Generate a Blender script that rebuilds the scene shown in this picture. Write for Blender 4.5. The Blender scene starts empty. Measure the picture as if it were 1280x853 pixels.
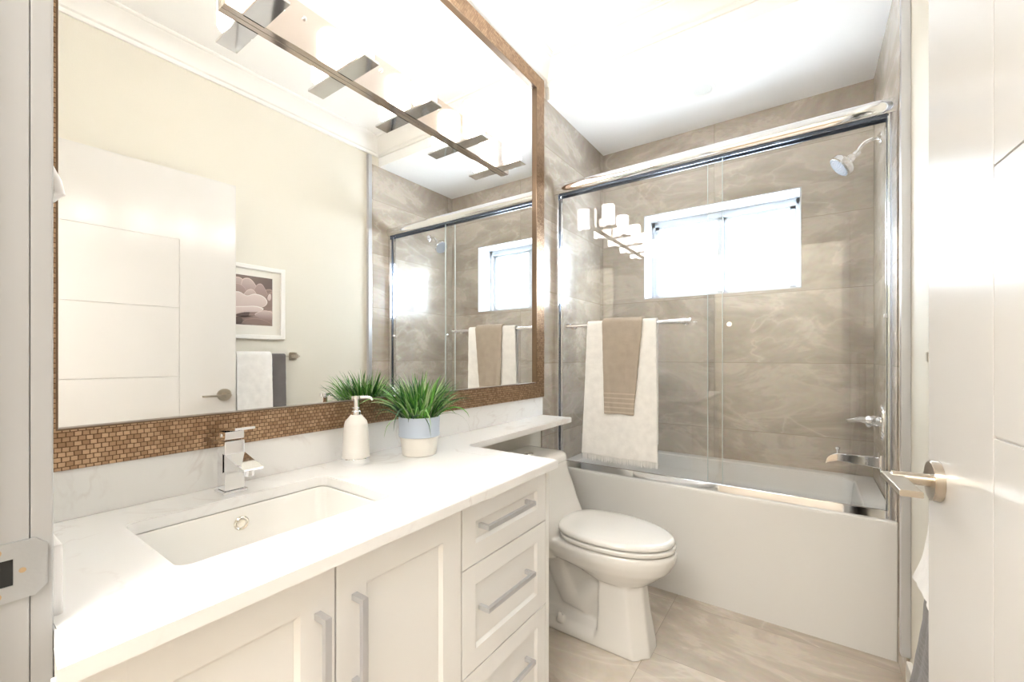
import bpy, bmesh, math, random
from mathutils import Vector, Matrix, noise
PI = math.pi
random.seed(7)
SC = bpy.context.scene
COL = SC.collection

# ------------------------------------------------------------------ camera, world, light, exposure
cam = bpy.data.cameras.new('camera')
co = bpy.data.objects.new('camera', cam); COL.objects.link(co)
co.location = (1.235, 0.0, 1.185)
co.rotation_euler = (PI/2, 0, math.radians(34.9))
cam.sensor_width = 36; cam.lens = 530/1280*36
cam.shift_y = 18.5/1280
cam.clip_start = 0.01
SC.camera = co

W = bpy.data.worlds.new('sky'); SC.world = W; W.use_nodes = True
bg = W.node_tree.nodes['Background']
bg.inputs[0].default_value = (0.80, 0.90, 1.0, 1); bg.inputs[1].default_value = 8.0

SC.view_settings.view_transform = 'Standard'
SC.view_settings.look = 'None'
SC.view_settings.gamma = 1
SC.view_settings.use_curve_mapping = False
SC.view_settings.exposure = 1.86

SHADE_POWER = 8.6
HALL_FILL_POWER = 15.0
DOWN_POWER = 6.0
def area_lamp(name, loc, rot, size, size_y, power, color):
    l = bpy.data.lights.new(name, 'AREA'); l.shape = 'RECTANGLE'
    l.size = size; l.size_y = size_y; l.energy = power; l.color = color
    o = bpy.data.objects.new(name, l); COL.objects.link(o)
    o.location = loc; o.rotation_euler = rot
    return o
# added fill light, unseen in the hallway behind the camera
area_lamp('hallway_fill', (0.95, -0.85, 2.74), (0, 0, 0), 1.0, 1.0, HALL_FILL_POWER, (1.0, 1.0, 0.99))

# ------------------------------------------------------------------ materials
def nodes(name):
    m = bpy.data.materials.new(name); m.use_nodes = True
    nt = m.node_tree
    return m, nt, nt.nodes['Principled BSDF']
def mat(name, col, rough=0.5, metal=0.0, spec=0.5, coat=0.0, bump=None, sheen=0.0, sub=0.0):
    m, nt, p = nodes(name)
    p.inputs['Base Color'].default_value = (*col, 1)
    p.inputs['Roughness'].default_value = rough
    p.inputs['Metallic'].default_value = metal
    p.inputs['Specular IOR Level'].default_value = spec
    p.inputs['Coat Weight'].default_value = coat
    p.inputs['Coat Roughness'].default_value = 0.05
    p.inputs['Sheen Weight'].default_value = sheen
    if bump:
        sc, st = bump
        t = nt.nodes.new('ShaderNodeTexCoord'); n = nt.nodes.new('ShaderNodeTexNoise')
        n.inputs['Scale'].default_value = sc; n.inputs['Detail'].default_value = 3
        b = nt.nodes.new('ShaderNodeBump'); b.inputs['Strength'].default_value = st; b.inputs['Distance'].default_value = 0.004
        nt.links.new(t.outputs['Object'], n.inputs['Vector'])
        nt.links.new(n.outputs[0], b.inputs['Height']); nt.links.new(b.outputs[0], p.inputs['Normal'])
    return m
def mth(nt, op, a, b=None):
    n = nt.nodes.new('ShaderNodeMath'); n.operation = op
    for i, v in enumerate((a, b)):
        if v is None: continue
        if isinstance(v, (int, float)): n.inputs[i].default_value = v
        else: nt.links.new(v, n.inputs[i])
    return n.outputs[0]
def ramp(nt, fac, stops):
    r = nt.nodes.new('ShaderNodeValToRGB')
    e = r.color_ramp.elements
    e[0].position, e[0].color = stops[0][0], (*stops[0][1], 1)
    e[1].position, e[1].color = stops[1][0], (*stops[1][1], 1)
    for p, c in stops[2:]:
        x = e.new(p); x.color = (*c, 1)
    nt.links.new(fac, r.inputs[0]); return r.outputs[0]
def mix(nt, fac, a, b, mode='MIX'):
    n = nt.nodes.new('ShaderNodeMix'); n.data_type = 'RGBA'; n.blend_type = mode
    for s, v in ((n.inputs[0], fac), (n.inputs[6], a), (n.inputs[7], b)):
        if isinstance(v, (int, float)): s.default_value = v
        elif isinstance(v, tuple): s.default_value = (*v, 1)
        else: nt.links.new(v, s)
    return n.outputs[2]

def stone_tile(name, au, av, ou, ov, wu=0.82, wv=0.413, rough=0.2, tone=0.97):
    """large-format beige porcelain tile with soft cloudy veins; au/av are the surface axes (0,1,2)"""
    m, nt, p = nodes(name)
    tc = nt.nodes.new('ShaderNodeTexCoord'); sp = nt.nodes.new('ShaderNodeSeparateXYZ')
    nt.links.new(tc.outputs['Object'], sp.inputs[0])
    U = mth(nt, 'SUBTRACT', sp.outputs[au], ou); V = mth(nt, 'SUBTRACT', sp.outputs[av], ov)
    fu = mth(nt, 'DIVIDE', U, wu); fv = mth(nt, 'DIVIDE', V, wv)
    iu = mth(nt, 'FLOOR', fu); iv = mth(nt, 'FLOOR', fv)
    def edge(f, w):
        fr = mth(nt, 'FRACT', f); d = mth(nt, 'MINIMUM', fr, mth(nt, 'SUBTRACT', 1.0, fr))
        return mth(nt, 'LESS_THAN', mth(nt, 'MULTIPLY', d, w), 0.0013)
    grout = mth(nt, 'MAXIMUM', edge(fu, wu), edge(fv, wv))
    # every tile samples another patch of the pattern
    cb = nt.nodes.new('ShaderNodeCombineXYZ')
    nt.links.new(mth(nt, 'ADD', U, mth(nt, 'MULTIPLY', iv, 3.7)), cb.inputs[0])
    nt.links.new(mth(nt, 'ADD', V, mth(nt, 'MULTIPLY', iu, 2.3)), cb.inputs[1])
    nt.links.new(mth(nt, 'ADD', mth(nt, 'MULTIPLY', iu, 5.1), mth(nt, 'MULTIPLY', iv, 1.9)), cb.inputs[2])
    rot = nt.nodes.new('ShaderNodeMapping'); rot.inputs['Rotation'].default_value = (0, 0, 0.55)
    rot.inputs['Scale'].default_value = (0.8, 1.7, 1.0)
    nt.links.new(cb.outputs[0], rot.inputs[0])
    n1 = nt.nodes.new('ShaderNodeTexNoise'); n1.inputs['Scale'].default_value = 2.2; n1.inputs['Detail'].default_value = 8
    n1.inputs['Roughness'].default_value = 0.62; n1.inputs['Distortion'].default_value = 0.7
    nt.links.new(rot.outputs[0], n1.inputs['Vector'])
    n2 = nt.nodes.new('ShaderNodeTexNoise'); n2.inputs['Scale'].default_value = 1.3; n2.inputs['Detail'].default_value = 7
    n2.inputs['Distortion'].default_value = 1.3
    nt.links.new(rot.outputs[0], n2.inputs['Vector'])
    n3 = nt.nodes.new('ShaderNodeTexNoise'); n3.inputs['Scale'].default_value = 38; n3.inputs['Detail'].default_value = 4
    nt.links.new(cb.outputs[0], n3.inputs['Vector'])
    t = tone
    base = ramp(nt, n1.outputs[0], [(0.28, (0.36*t, 0.305*t, 0.25*t)), (0.75, (0.66*t, 0.595*t, 0.515*t)), (0.44, (0.46*t, 0.40*t, 0.33*t)), (0.50, (0.50*t, 0.435*t, 0.365*t)), (0.535, (0.58*t, 0.515*t, 0.44*t)), (0.60, (0.53*t, 0.465*t, 0.39*t))])
    vein = mth(nt, 'ABSOLUTE', mth(nt, 'SUBTRACT', n2.outputs[0], 0.52))
    vf = ramp(nt, vein, [(0.0, (1.0, 1.0, 1.0)), (0.012, (0.35, 0.35, 0.35)), (0.05, (0.0, 0.0, 0.0))])
    n4 = nt.nodes.new('ShaderNodeTexNoise'); n4.inputs['Scale'].default_value = 1.6; nt.links.new(cb.outputs[0], n4.inputs['Vector'])
    pres = ramp(nt, n4.outputs[0], [(0.42, (0.05, 0.05, 0.05)), (0.66, (0.5, 0.5, 0.5))])
    c = mix(nt, mth(nt, 'MULTIPLY', vf, pres), base, (0.76*t, 0.70*t, 0.62*t))
    c = mix(nt, 0.10, c, n3.outputs[1], 'OVERLAY')
    c = mix(nt, grout, c, (0.36*t, 0.30*t, 0.235*t))
    nt.links.new(c, p.inputs['Base Color'])
    p.inputs['Roughness'].default_value = rough
    b = nt.nodes.new('ShaderNodeBump'); b.inputs['Strength'].default_value = 0.25; b.inputs['Distance'].default_value = 0.002
    nt.links.new(mth(nt, 'SUBTRACT', n1.outputs[0], grout), b.inputs['Height'])
    nt.links.new(b.outputs[0], p.inputs['Normal'])
    return m

def quartz():
    m, nt, p = nodes('white quartz')
    tc = nt.nodes.new('ShaderNodeTexCoord')
    n = nt.nodes.new('ShaderNodeTexNoise'); n.inputs['Scale'].default_value = 3.5; n.inputs['Detail'].default_value = 7
    n.inputs['Distortion'].default_value = 1.6
    k = nt.nodes.new('ShaderNodeTexNoise'); k.inputs['Scale'].default_value = 9; k.inputs['Detail'].default_value = 4
    nt.links.new(tc.outputs['Object'], n.inputs['Vector']); nt.links.new(tc.outputs['Object'], k.inputs['Vector'])
    v = mth(nt, 'ABSOLUTE', mth(nt, 'SUBTRACT', n.outputs[0], 0.5))
    f = ramp(nt, v, [(0.0, (1, 1, 1)), (0.025, (0, 0, 0))])
    f2 = ramp(nt, k.outputs[0], [(0.45, (0, 0, 0)), (0.7, (0.4, 0.4, 0.4))])
    c = mix(nt, mth(nt, 'MULTIPLY', f, f2), (0.87, 0.86, 0.845), (0.56, 0.47, 0.44))
    nt.links.new(c, p.inputs['Base Color']); p.inputs['Roughness'].default_value = 0.25
    return m

def mosaic():
    m, nt, p = nodes('copper mosaic')
    tc = nt.nodes.new('ShaderNodeTexCoord'); sp = nt.nodes.new('ShaderNodeSeparateXYZ'); cb = nt.nodes.new('ShaderNodeCombineXYZ')
    nt.links.new(tc.outputs['Object'], sp.inputs[0])
    nt.links.new(sp.outputs[1], cb.inputs[0]); nt.links.new(sp.outputs[2], cb.inputs[1])
    wob = nt.nodes.new('ShaderNodeTexNoise'); wob.inputs['Scale'].default_value = 60
    nt.links.new(cb.outputs[0], wob.inputs['Vector'])
    va = nt.nodes.new('ShaderNodeVectorMath'); va.operation = 'MULTIPLY_ADD'
    nt.links.new(wob.outputs[1], va.inputs[0]); va.inputs[1].default_value = (0.0022, 0.0022, 0); nt.links.new(cb.outputs[0], va.inputs[2])
    b = nt.nodes.new('ShaderNodeTexBrick'); b.offset = 0.5; b.squash = 1.0
    b.inputs['Scale'].default_value = 1.0; b.inputs['Brick Width'].default_value = 0.0115; b.inputs['Row Height'].default_value = 0.0098
    b.inputs['Mortar Size'].default_value = 0.0011; b.inputs['Mortar Smooth'].default_value = 0.6; b.inputs['Bias'].default_value = 0.0
    b.inputs['Color1'].default_value = (0.30, 0.18, 0.10, 1); b.inputs['Color2'].default_value = (0.50, 0.335, 0.205, 1)
    b.inputs['Mortar'].default_value = (0.12, 0.065, 0.035, 1)
    nt.links.new(va.outputs[0], b.inputs['Vector'])
    w = nt.nodes.new('ShaderNodeTexNoise'); w.inputs['Scale'].default_value = 90
    nt.links.new(cb.outputs[0], w.inputs['Vector'])
    bp = nt.nodes.new('ShaderNodeBump'); bp.inputs['Strength'].default_value = 0.9; bp.inputs['Distance'].default_value = 0.0015
    nt.links.new(mth(nt, 'ADD', mth(nt, 'SUBTRACT', 1.0, b.outputs['Fac']), mth(nt, 'MULTIPLY', w.outputs[0], 0.6)), bp.inputs['Height'])
    nt.links.new(b.outputs[0], p.inputs['Base Color']); nt.links.new(bp.outputs[0], p.inputs['Normal'])
    p.inputs['Metallic'].default_value = 0.75; p.inputs['Roughness'].default_value = 0.30
    return m

def clear_glass(name, tint=(0.993, 0.997, 0.995), ior=1.5):
    m = bpy.data.materials.new(name); m.use_nodes = True; nt = m.node_tree; nt.nodes.clear()
    o = nt.nodes.new('ShaderNodeOutputMaterial'); t = nt.nodes.new('ShaderNodeBsdfTransparent'); g = nt.nodes.new('ShaderNodeBsdfGlossy')
    t.inputs[0].default_value = (*tint, 1); g.inputs['Roughness'].default_value = 0.0; g.inputs[0].default_value = (1, 1, 1, 1)
    lw = nt.nodes.new('ShaderNodeLayerWeight'); lw.inputs[0].default_value = 0.5
    fr = mth(nt, 'ADD', 0.04, mth(nt, 'MULTIPLY', 0.96, mth(nt, 'POWER', lw.outputs['Facing'], 5.0)))
    mx = nt.nodes.new('ShaderNodeMixShader')
    nt.links.new(fr, mx.inputs[0]); nt.links.new(t.outputs[0], mx.inputs[1]); nt.links.new(g.outputs[0], mx.inputs[2])
    nt.links.new(mx.outputs[0], o.inputs[0]); return m

def lit(name, col, strength, base=(0.9, 0.9, 0.9)):
    m, nt, p = nodes(name)
    p.inputs['Base Color'].default_value = (*base, 1); p.inputs['Roughness'].default_value = 0.2
    p.inputs['Emission Color'].default_value = (*col, 1); p.inputs['Emission Strength'].default_value = strength
    return m

def towel_mat(name, col, scale=420, bands=None):
    m, nt, p = nodes(name)
    tc = nt.nodes.new('ShaderNodeTexCoord'); n = nt.nodes.new('ShaderNodeTexNoise')
    n.inputs['Scale'].default_value = scale; n.inputs['Detail'].default_value = 3
    n2 = nt.nodes.new('ShaderNodeTexNoise'); n2.inputs['Scale'].default_value = 26; n2.inputs['Detail'].default_value = 4
    nt.links.new(tc.outputs['Object'], n.inputs['Vector']); nt.links.new(tc.outputs['Object'], n2.inputs['Vector'])
    dk = tuple(v*0.88 for v in col)
    c = mix(nt, n2.outputs[0], dk, tuple(min(1, v*1.12) for v in col))
    h = mth(nt, 'ADD', n.outputs[0], mth(nt, 'MULTIPLY', n2.outputs[0], 1.6))
    if bands:
        sp = nt.nodes.new('ShaderNodeSeparateXYZ'); nt.links.new(tc.outputs['Object'], sp.inputs[0])
        z0, z1, step = bands
        ins = mth(nt, 'MULTIPLY', mth(nt, 'GREATER_THAN', sp.outputs[2], z0), mth(nt, 'LESS_THAN', sp.outputs[2], z1))
        ln = mth(nt, 'LESS_THAN', mth(nt, 'FRACT', mth(nt, 'DIVIDE', mth(nt, 'SUBTRACT', sp.outputs[2], z0), step)), 0.28)
        k = mth(nt, 'MULTIPLY', ins, ln)
        c = mix(nt, mth(nt, 'MULTIPLY', k, 0.55), c, tuple(min(1, v*1.45) for v in col))
        h = mth(nt, 'SUBTRACT', h, mth(nt, 'MULTIPLY', k, 1.2))
    nt.links.new(c, p.inputs['Base Color'])
    b = nt.nodes.new('ShaderNodeBump'); b.inputs['Strength'].default_value = 0.55; b.inputs['Distance'].default_value = 0.003
    nt.links.new(h, b.inputs['Height']); nt.links.new(b.outputs[0], p.inputs['Normal'])
    p.inputs['Roughness'].default_value = 0.95; p.inputs['Sheen Weight'].default_value = 0.3; p.inputs['Specular IOR Level'].default_value = 0.15
    return m

M = dict(
    paint=mat('cream wall paint', (0.73, 0.69, 0.60), 0.6, bump=(180, 0.05)),
    white_paint=mat('white ceiling paint', (0.92, 0.91, 0.89), 0.7),
    jamb=mat('shaded jamb paint', (0.40, 0.40, 0.40), 0.4),  # trim paint darkened: shade on the unlit jamb is put into the colour
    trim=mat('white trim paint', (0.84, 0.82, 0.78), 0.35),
    door=mat('white satin door paint', (0.70, 0.68, 0.655), 0.2),
    cabinet=mat('white cabinet lacquer', (0.86, 0.85, 0.83), 0.3),
    gap=mat('dark cabinet gap', (0.42, 0.38, 0.33), 0.7),
    ceramic=mat('white glazed ceramic', (0.80, 0.78, 0.745), 0.07, coat=0.3),
    acrylic=mat('white tub acrylic', (0.81, 0.795, 0.77), 0.16),
    chrome=mat('polished chrome', (0.86, 0.865, 0.88), 0.06, 1.0),
    chrome_dark=mat('chrome in rubber seal', (0.10, 0.12, 0.16), 0.25, 0.6),
    nickel=mat('brushed nickel', (0.56, 0.50, 0.42), 0.28, 1.0),
    satin=mat('satin silver pull', (0.66, 0.67, 0.70), 0.34, 0.9),
    steel=mat('worn steel plate', (0.50, 0.52, 0.54), 0.32, 0.9, bump=(60, 0.2)),
    brass=mat('worn brass', (0.55, 0.40, 0.25), 0.4, 0.8),
    black=mat('black hole', (0.02, 0.02, 0.02), 0.8),
    sinkware=mat('white vitreous china', (0.92, 0.90, 0.86), 0.08, coat=0.3),
    quartz=quartz(), mosaic=mosaic(),
    bevel=mat('copper frame edge', (0.16, 0.105, 0.065), 0.3, 0.5),
    glass=clear_glass('shower glass'), pane=clear_glass('window glass', (0.98, 0.99, 1.0)),
    shade=lit('glowing opal shade', (1.0, 0.965, 0.92), SHADE_POWER),
    hall=lit('glowing hall fill panel', (1.0, 0.92, 0.82), 3.0),  # glow of the added fill panel in the hall
    dimlens=mat('frosted downlight lens', (0.70, 0.70, 0.66), 0.4),
    tile_back=stone_tile('beige wall tile back', 0, 2, 0.75, 0.317),
    tile_side=stone_tile('beige wall tile side', 1, 2, 2.05, 0.317),
    tile_floor=stone_tile('beige floor tile', 0, 1, 0.705, 1.71, rough=0.28, tone=1.1),
    vinyl=mat('white vinyl window frame', (0.62, 0.66, 0.70), 0.3),
    sill=mat('pale marble sill', (0.62, 0.63, 0.65), 0.2),
    plastic=mat('white plastic', (0.80, 0.78, 0.76), 0.3),
    bottle=mat('white matte bottle', (0.82, 0.79, 0.745), 0.35),
    pot_white=mat('off-white pot', (0.82, 0.78, 0.72), 0.5),
    pot_blue=mat('pale blue glaze', (0.50, 0.56, 0.66), 0.4),
    soil=mat('dark soil', (0.05, 0.035, 0.02), 0.9),
    towel_white=towel_mat('white terry', (0.88, 0.86, 0.83)),
    towel_taupe=towel_mat('taupe terry', (0.44, 0.375, 0.305), bands=(0.89, 1.00, 0.024)),
    towel_grey=towel_mat('grey terry', (0.15, 0.135, 0.13), bands=(0.47, 0.54, 0.013)),
    mirror=mat('mirror silver', (0.93, 0.935, 0.925), 0.0, 1.0),
    mat_board=mat('cream mat board', (0.80, 0.77, 0.70), 0.7),
    hallfloor=mat('brown wood hall floor', (0.35, 0.25, 0.17), 0.3),
)

# ------------------------------------------------------------------ geometry helpers
class G:
    """collects shapes into one mesh"""
    def __init__(self): self.bm = bmesh.new()
    def _join(self, b, mtx=None):
        if mtx is not None: bmesh.ops.transform(b, matrix=mtx, verts=b.verts)
        me = bpy.data.meshes.new('t'); b.to_mesh(me); b.free(); self.bm.from_mesh(me); bpy.data.meshes.remove(me); return self
    def box(self, x0, x1, y0, y1, z0, z1, bev=0.0, seg=2, mtx=None):
        b = bmesh.new()
        bmesh.ops.create_cube(b, size=1)
        for v in b.verts:
            v.co = Vector(((x0+x1)/2+v.co.x*(x1-x0), (y0+y1)/2+v.co.y*(y1-y0), (z0+z1)/2+v.co.z*(z1-z0)))
        if bev: bmesh.ops.bevel(b, geom=b.edges[:], offset=bev, segments=seg, affect='EDGES', profile=0.5)
        return self._join(b, mtx)
    def cyl(self, p, q, r, r2=None, n=32, bev=0.0, caps=True):
        p, q = Vector(p), Vector(q); d = q-p
        b = bmesh.new()
        bmesh.ops.create_cone(b, cap_ends=caps, segments=n, radius1=r, radius2=r if r2 is None else r2, depth=d.length)
        if bev: bmesh.ops.bevel(b, geom=[e for e in b.edges if e.calc_face_angle(0) > 0.8], offset=bev, segments=2, affect='EDGES')
        return self._join(b, Matrix.Translation((p+q)/2) @ d.to_track_quat('Z', 'Y').to_matrix().to_4x4())
    def tube(self, pts, rad, n=16, cap=True):
        pts = [Vector(p) for p in pts]; rads = rad if isinstance(rad, (list, tuple)) else [rad]*len(pts)
        rings = []; up = None
        for i, p in enumerate(pts):
            t = (pts[min(i+1, len(pts)-1)]-pts[max(i-1, 0)]).normalized()
            if up is None: up = t.orthogonal().normalized()
            up = (up - t*up.dot(t)).normalized(); s = t.cross(up)
            rings.append([p+(up*math.cos(2*PI*k/n)+s*math.sin(2*PI*k/n))*rads[i] for k in range(n)])
        return self.loft(rings, cap)
    def loft(self, rings, cap=True, closed=True):
        b = bmesh.new(); R = [[b.verts.new(v) for v in r] for r in rings]; n = len(R[0])
        for a, c in zip(R, R[1:]):
            for k in range(n if closed else n-1):
                b.faces.new((a[k], a[(k+1) % n], c[(k+1) % n], c[k]))
        if cap and closed: b.faces.new(R[0][::-1]); b.faces.new(R[-1])
        bmesh.ops.recalc_face_normals(b, faces=b.faces)
        return self._join(b)
    def lathe(self, prof, c=(0, 0, 0), n=48, mtx=None):
        b = bmesh.new(); R = []
        for r, z in prof:
            if r < 1e-6: R.append([b.verts.new((c[0], c[1], c[2]+z))])
            else: R.append([b.verts.new((c[0]+r*math.cos(2*PI*k/n), c[1]+r*math.sin(2*PI*k/n), c[2]+z)) for k in range(n)])
        for a, d in zip(R, R[1:]):
            for k in range(n):
                j = (k+1) % n
                if len(a) == 1 and len(d) == 1: continue
                if len(a) == 1: b.faces.new((a[0], d[k], d[j]))
                elif len(d) == 1: b.faces.new((a[k], a[j], d[0]))
                else: b.faces.new((a[k], a[j], d[j], d[k]))
        bmesh.ops.recalc_face_normals(b, faces=b.faces)
        return self._join(b, mtx)
    def prism(self, outline, z0, z1, holes=(), bev=0.0, mtx=None):
        """polygon with holes in XY, extruded from z0 to z1"""
        b = bmesh.new(); es = []
        for lp in [outline]+list(holes):
            vs = [b.verts.new((x, y, z1)) for x, y in lp]
            es += [b.edges.new((vs[i], vs[(i+1) % len(vs)])) for i in range(len(vs))]
        bmesh.ops.triangle_fill(b, edges=es, use_beauty=True, normal=(0, 0, 1))
        top = b.faces[:]
        ex = bmesh.ops.extrude_face_region(b, geom=top)
        nv = [g for g in ex['geom'] if isinstance(g, bmesh.types.BMVert)]
        for v in nv: v.co.z = z0
        bmesh.ops.recalc_face_normals(b, faces=b.faces)
        if bev:
            se = [e for e in b.edges if len(e.link_faces) == 2 and e.calc_face_angle(0) > 1.2 and abs(e.verts[0].co.z-e.verts[1].co.z) < 1e-6]
            bmesh.ops.bevel(b, geom=se, offset=bev, segments=2, affect='EDGES')
        return self._join(b, mtx)
    def make(self, name, m, parent=None, smooth=True, angle=35):
        bm = self.bm
        if smooth:
            a = math.radians(angle)
            for f in bm.faces: f.smooth = True
            for e in bm.edges:
                if len(e.link_faces) == 2 and e.calc_face_angle(0) > a: e.smooth = False
        me = bpy.data.meshes.new(name); bm.to_mesh(me); bm.free()
        me.materials.append(m)
        o = bpy.data.objects.new(name, me); COL.objects.link(o)
        if smooth: wn(o)
        if parent is not None:
            o.parent = parent
            off = -abs_loc(parent)
            me.transform(Matrix.Translation(off)) if off.length else None
        return o
def wn(o):
    w = o.modifiers.new('weighted', 'WEIGHTED_NORMAL'); w.keep_sharp = True; w.weight = 90
def abs_loc(o):
    v = Vector(o.location)
    while o.parent is not None:
        o = o.parent; v += Vector(o.location)
    return v
def thing(name, label, cat, loc=(0, 0, 0), group=None):
    o = bpy.data.objects.new(name, None); COL.objects.link(o); o.location = loc
    o.empty_display_size = 0.05
    return tag(o, label, cat, group)
def tag(o, label, cat, group=None):
    o['label'] = label; o['category'] = cat
    if group: o['group'] = group
    return o
def struct(o, label=None):
    o['kind'] = 'structure'
    if label: o['label'] = label
    return o
def rrect(x0, x1, y0, y1, r, n=5):
    out = []
    for cx, cy, a in ((x1-r, y1-r, 0), (x0+r, y1-r, 90), (x0+r, y0+r, 180), (x1-r, y0+r, 270)):
        for k in range(n+1):
            t = math.radians(a+90*k/n); out.append((cx+r*math.cos(t), cy+r*math.sin(t)))
    return out

# ------------------------------------------------------------------ the room
YT = 2.05        # where the tile begins
YB = 2.93        # tiled back wall
XR = 1.53        # painted right wall
XT = 1.52        # tile face on the right
YD = 0.10        # room face of the doorway wall
ZC = 2.83        # ceiling
ZS = 2.65        # soffit over the tub
WX0, WX1, WZ0, WZ1 = 0.304, 1.206, 1.573, 2.152

struct(G().box(-0.12, 1.65, -0.06, 3.15, -0.1, 0).make('floor', M['tile_floor']))
struct(G().box(-0.12, 1.65, -0.06, 3.15, ZC, ZC+0.1).make('ceiling', M['white_paint']))
struct(G().box(0, XT+0.02, 2.11, YB+0.01, ZS, ZC).make('ceiling_soffit', M['white_paint']))
struct(G().box(-0.12, 0, YD-0.1, 3.15, 0, ZC).make('wall_left', M['paint']))
struct(G().box(XR, 1.65, YD-0.1, 3.15, 0, ZC).make('wall_right', M['paint']))
struct(G().box(0, 0.008, YT+0.005, YB, 0, ZS, 0.002).make('wall_left_tile', M['tile_side']))
struct(G().box(XT, XR, YT-0.02, YB, 0, ZS, 0.002).make('wall_right_tile', M['tile_side']))
g = G()
# back wall round the window opening
for x0, x1, z0, z1 in ((-0.12, WX0, 0, ZC), (WX1, 1.65, 0, ZC), (WX0, WX1, 0, WZ0), (WX0, WX1, WZ1, ZC)):
    g.box(x0, x1, YB, 3.15, z0, z1)
struct(g.make('wall_back', M['tile_back'], smooth=False))
# doorway wall with opening, jambs and casing
OX0, OX1, OZ = 0.49, 1.492, 2.155
g = G()
g.box(-0.12, OX0-0.02, -0.06, YD, 0, ZC); g.box(OX1+0.02, 1.65, -0.06, YD, 0, ZC); g.box(OX0-0.02, OX1+0.02, -0.06, YD, OZ+0.02, ZC)
struct(g.make('wall_front', M['paint'], smooth=False))
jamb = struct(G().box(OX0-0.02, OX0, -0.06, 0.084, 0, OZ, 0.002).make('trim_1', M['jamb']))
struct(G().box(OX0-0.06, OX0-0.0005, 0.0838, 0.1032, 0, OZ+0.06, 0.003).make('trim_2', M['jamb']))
struct(G().box(OX1, OX1+0.02, -0.06, 0.084, 0, OZ, 0.002).make('trim_3', M['trim']))
struct(G().box(OX0-0.02, OX1+0.02, -0.06, 0.084, OZ, OZ+0.02, 0.002).make('trim_4', M['trim']))
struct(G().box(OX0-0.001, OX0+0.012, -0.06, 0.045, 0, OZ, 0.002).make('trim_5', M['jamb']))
# chrome-nosed tile edge on the right wall, wood-toned joint behind
struct(G().box(1.503, XR, 2.0, 2.03, 0.13, ZC-0.12, 0.003).make('trim_6', M['satin']))
# baseboards
struct(G().box(XR-0.016, XR, YD, 1.985, 0, 0.13, 0.004).make('baseboard_right', M['trim']))
struct(G().box(0, 0.016, 1.20, YT, 0, 0.13, 0.004).make('baseboard_left', M['trim']))

# crown moulding: profile (distance from wall, z)
CP = [(0.0, ZC-0.11), (0.012, ZC-0.11), (0.016, ZC-0.100), (0.016, ZC-0.092), (0.026, ZC-0.086), (0.034, ZC-0.070), (0.046, ZC-0.050), (0.064, ZC-0.032),
      (0.082, ZC-0.022), (0.090, ZC-0.014), (0.100, ZC-0.014), (0.106, ZC-0.008), (0.106, ZC), (0.0, ZC)]
def crown(name, fn, a, b):
    r = []
    for t in (a, b): r.append([Vector(fn(d, t(d) if callable(t) else t, z)) for d, z in CP])
    struct(G().loft(r).make(name, M['trim'], angle=25))
crown('trim_7', lambda d, t, z: (XR-d, t, z), YD, lambda d: 2.11-d)
crown('trim_8', lambda d, t, z: (t, 2.11-d, z), lambda d: XR-d, lambda d: d)
crown('trim_9', lambda d, t, z: (d, t, z), YD, lambda d: 2.11-d)
crown('trim_10', lambda d, t, z: (t, YD+d, z), 0.0, XR)

# window
win = struct(thing('window_1', 'white two-pane sliding window set deep in the beige tiled wall', 'window', ((WX0+WX1)/2, 3.10, WZ0)))
del win['category']
g = G()
g.box(WX0, WX1, 3.10, 3.15, WZ0, WZ0+0.03, 0.002).box(WX0, WX1, 3.10, 3.15, WZ1-0.045, WZ1, 0.002)
g.box(WX0, WX0+0.03, 3.10, 3.15, WZ0, WZ1, 0.002).box(WX1-0.03, WX1, 3.10, 3.15, WZ0, WZ1, 0.002)
g.make('window_frame', M['vinyl'], win)
def sash(x0, x1, y):
    z0, z1 = WZ0+0.022, WZ1-0.032
    s = G(); w = 0.034
    s.box(x0, x1, y, y+0.022, z0, z0+0.024, 0.003).box(x0, x1, y, y+0.022, z1-w, z1, 0.003)
    s.box(x0, x0+w, y, y+0.022, z0, z1, 0.003).box(x1-w, x1, y, y+0.022, z0, z1, 0.003)
    o = s.make('window_sash', M['vinyl'], win)
    G().box(x0+w-0.004, x1-w+0.004, y+0.008, y+0.013, z0+0.02, z1-w+0.004).make('window_pane', M['pane'], o, smooth=False)
    return o
a = sash(WX0+0.025, 0.775, 3.102)
G().box(0.752, 0.762, 3.094, 3.103, 1.80, 1.84, 0.002).make('window_latch', M['vinyl'], a)
sash(0.762, WX1-0.028, 3.124)
g = G()   # stone lining of the recess, with a thin pale edge
g.box(WX0, WX1, YB-0.002, 3.10, WZ0, WZ0+0.008, 0.002).box(WX0, WX1, YB-0.002, 3.10, WZ1-0.008, WZ1, 0.002)
g.box(WX0, WX0+0.008, YB-0.002, 3.10, WZ0, WZ1, 0.002).box(WX1-0.008, WX1, YB-0.002, 3.10, WZ0, WZ1, 0.002)
g.make('window_sill', M['sill'], win)

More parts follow.
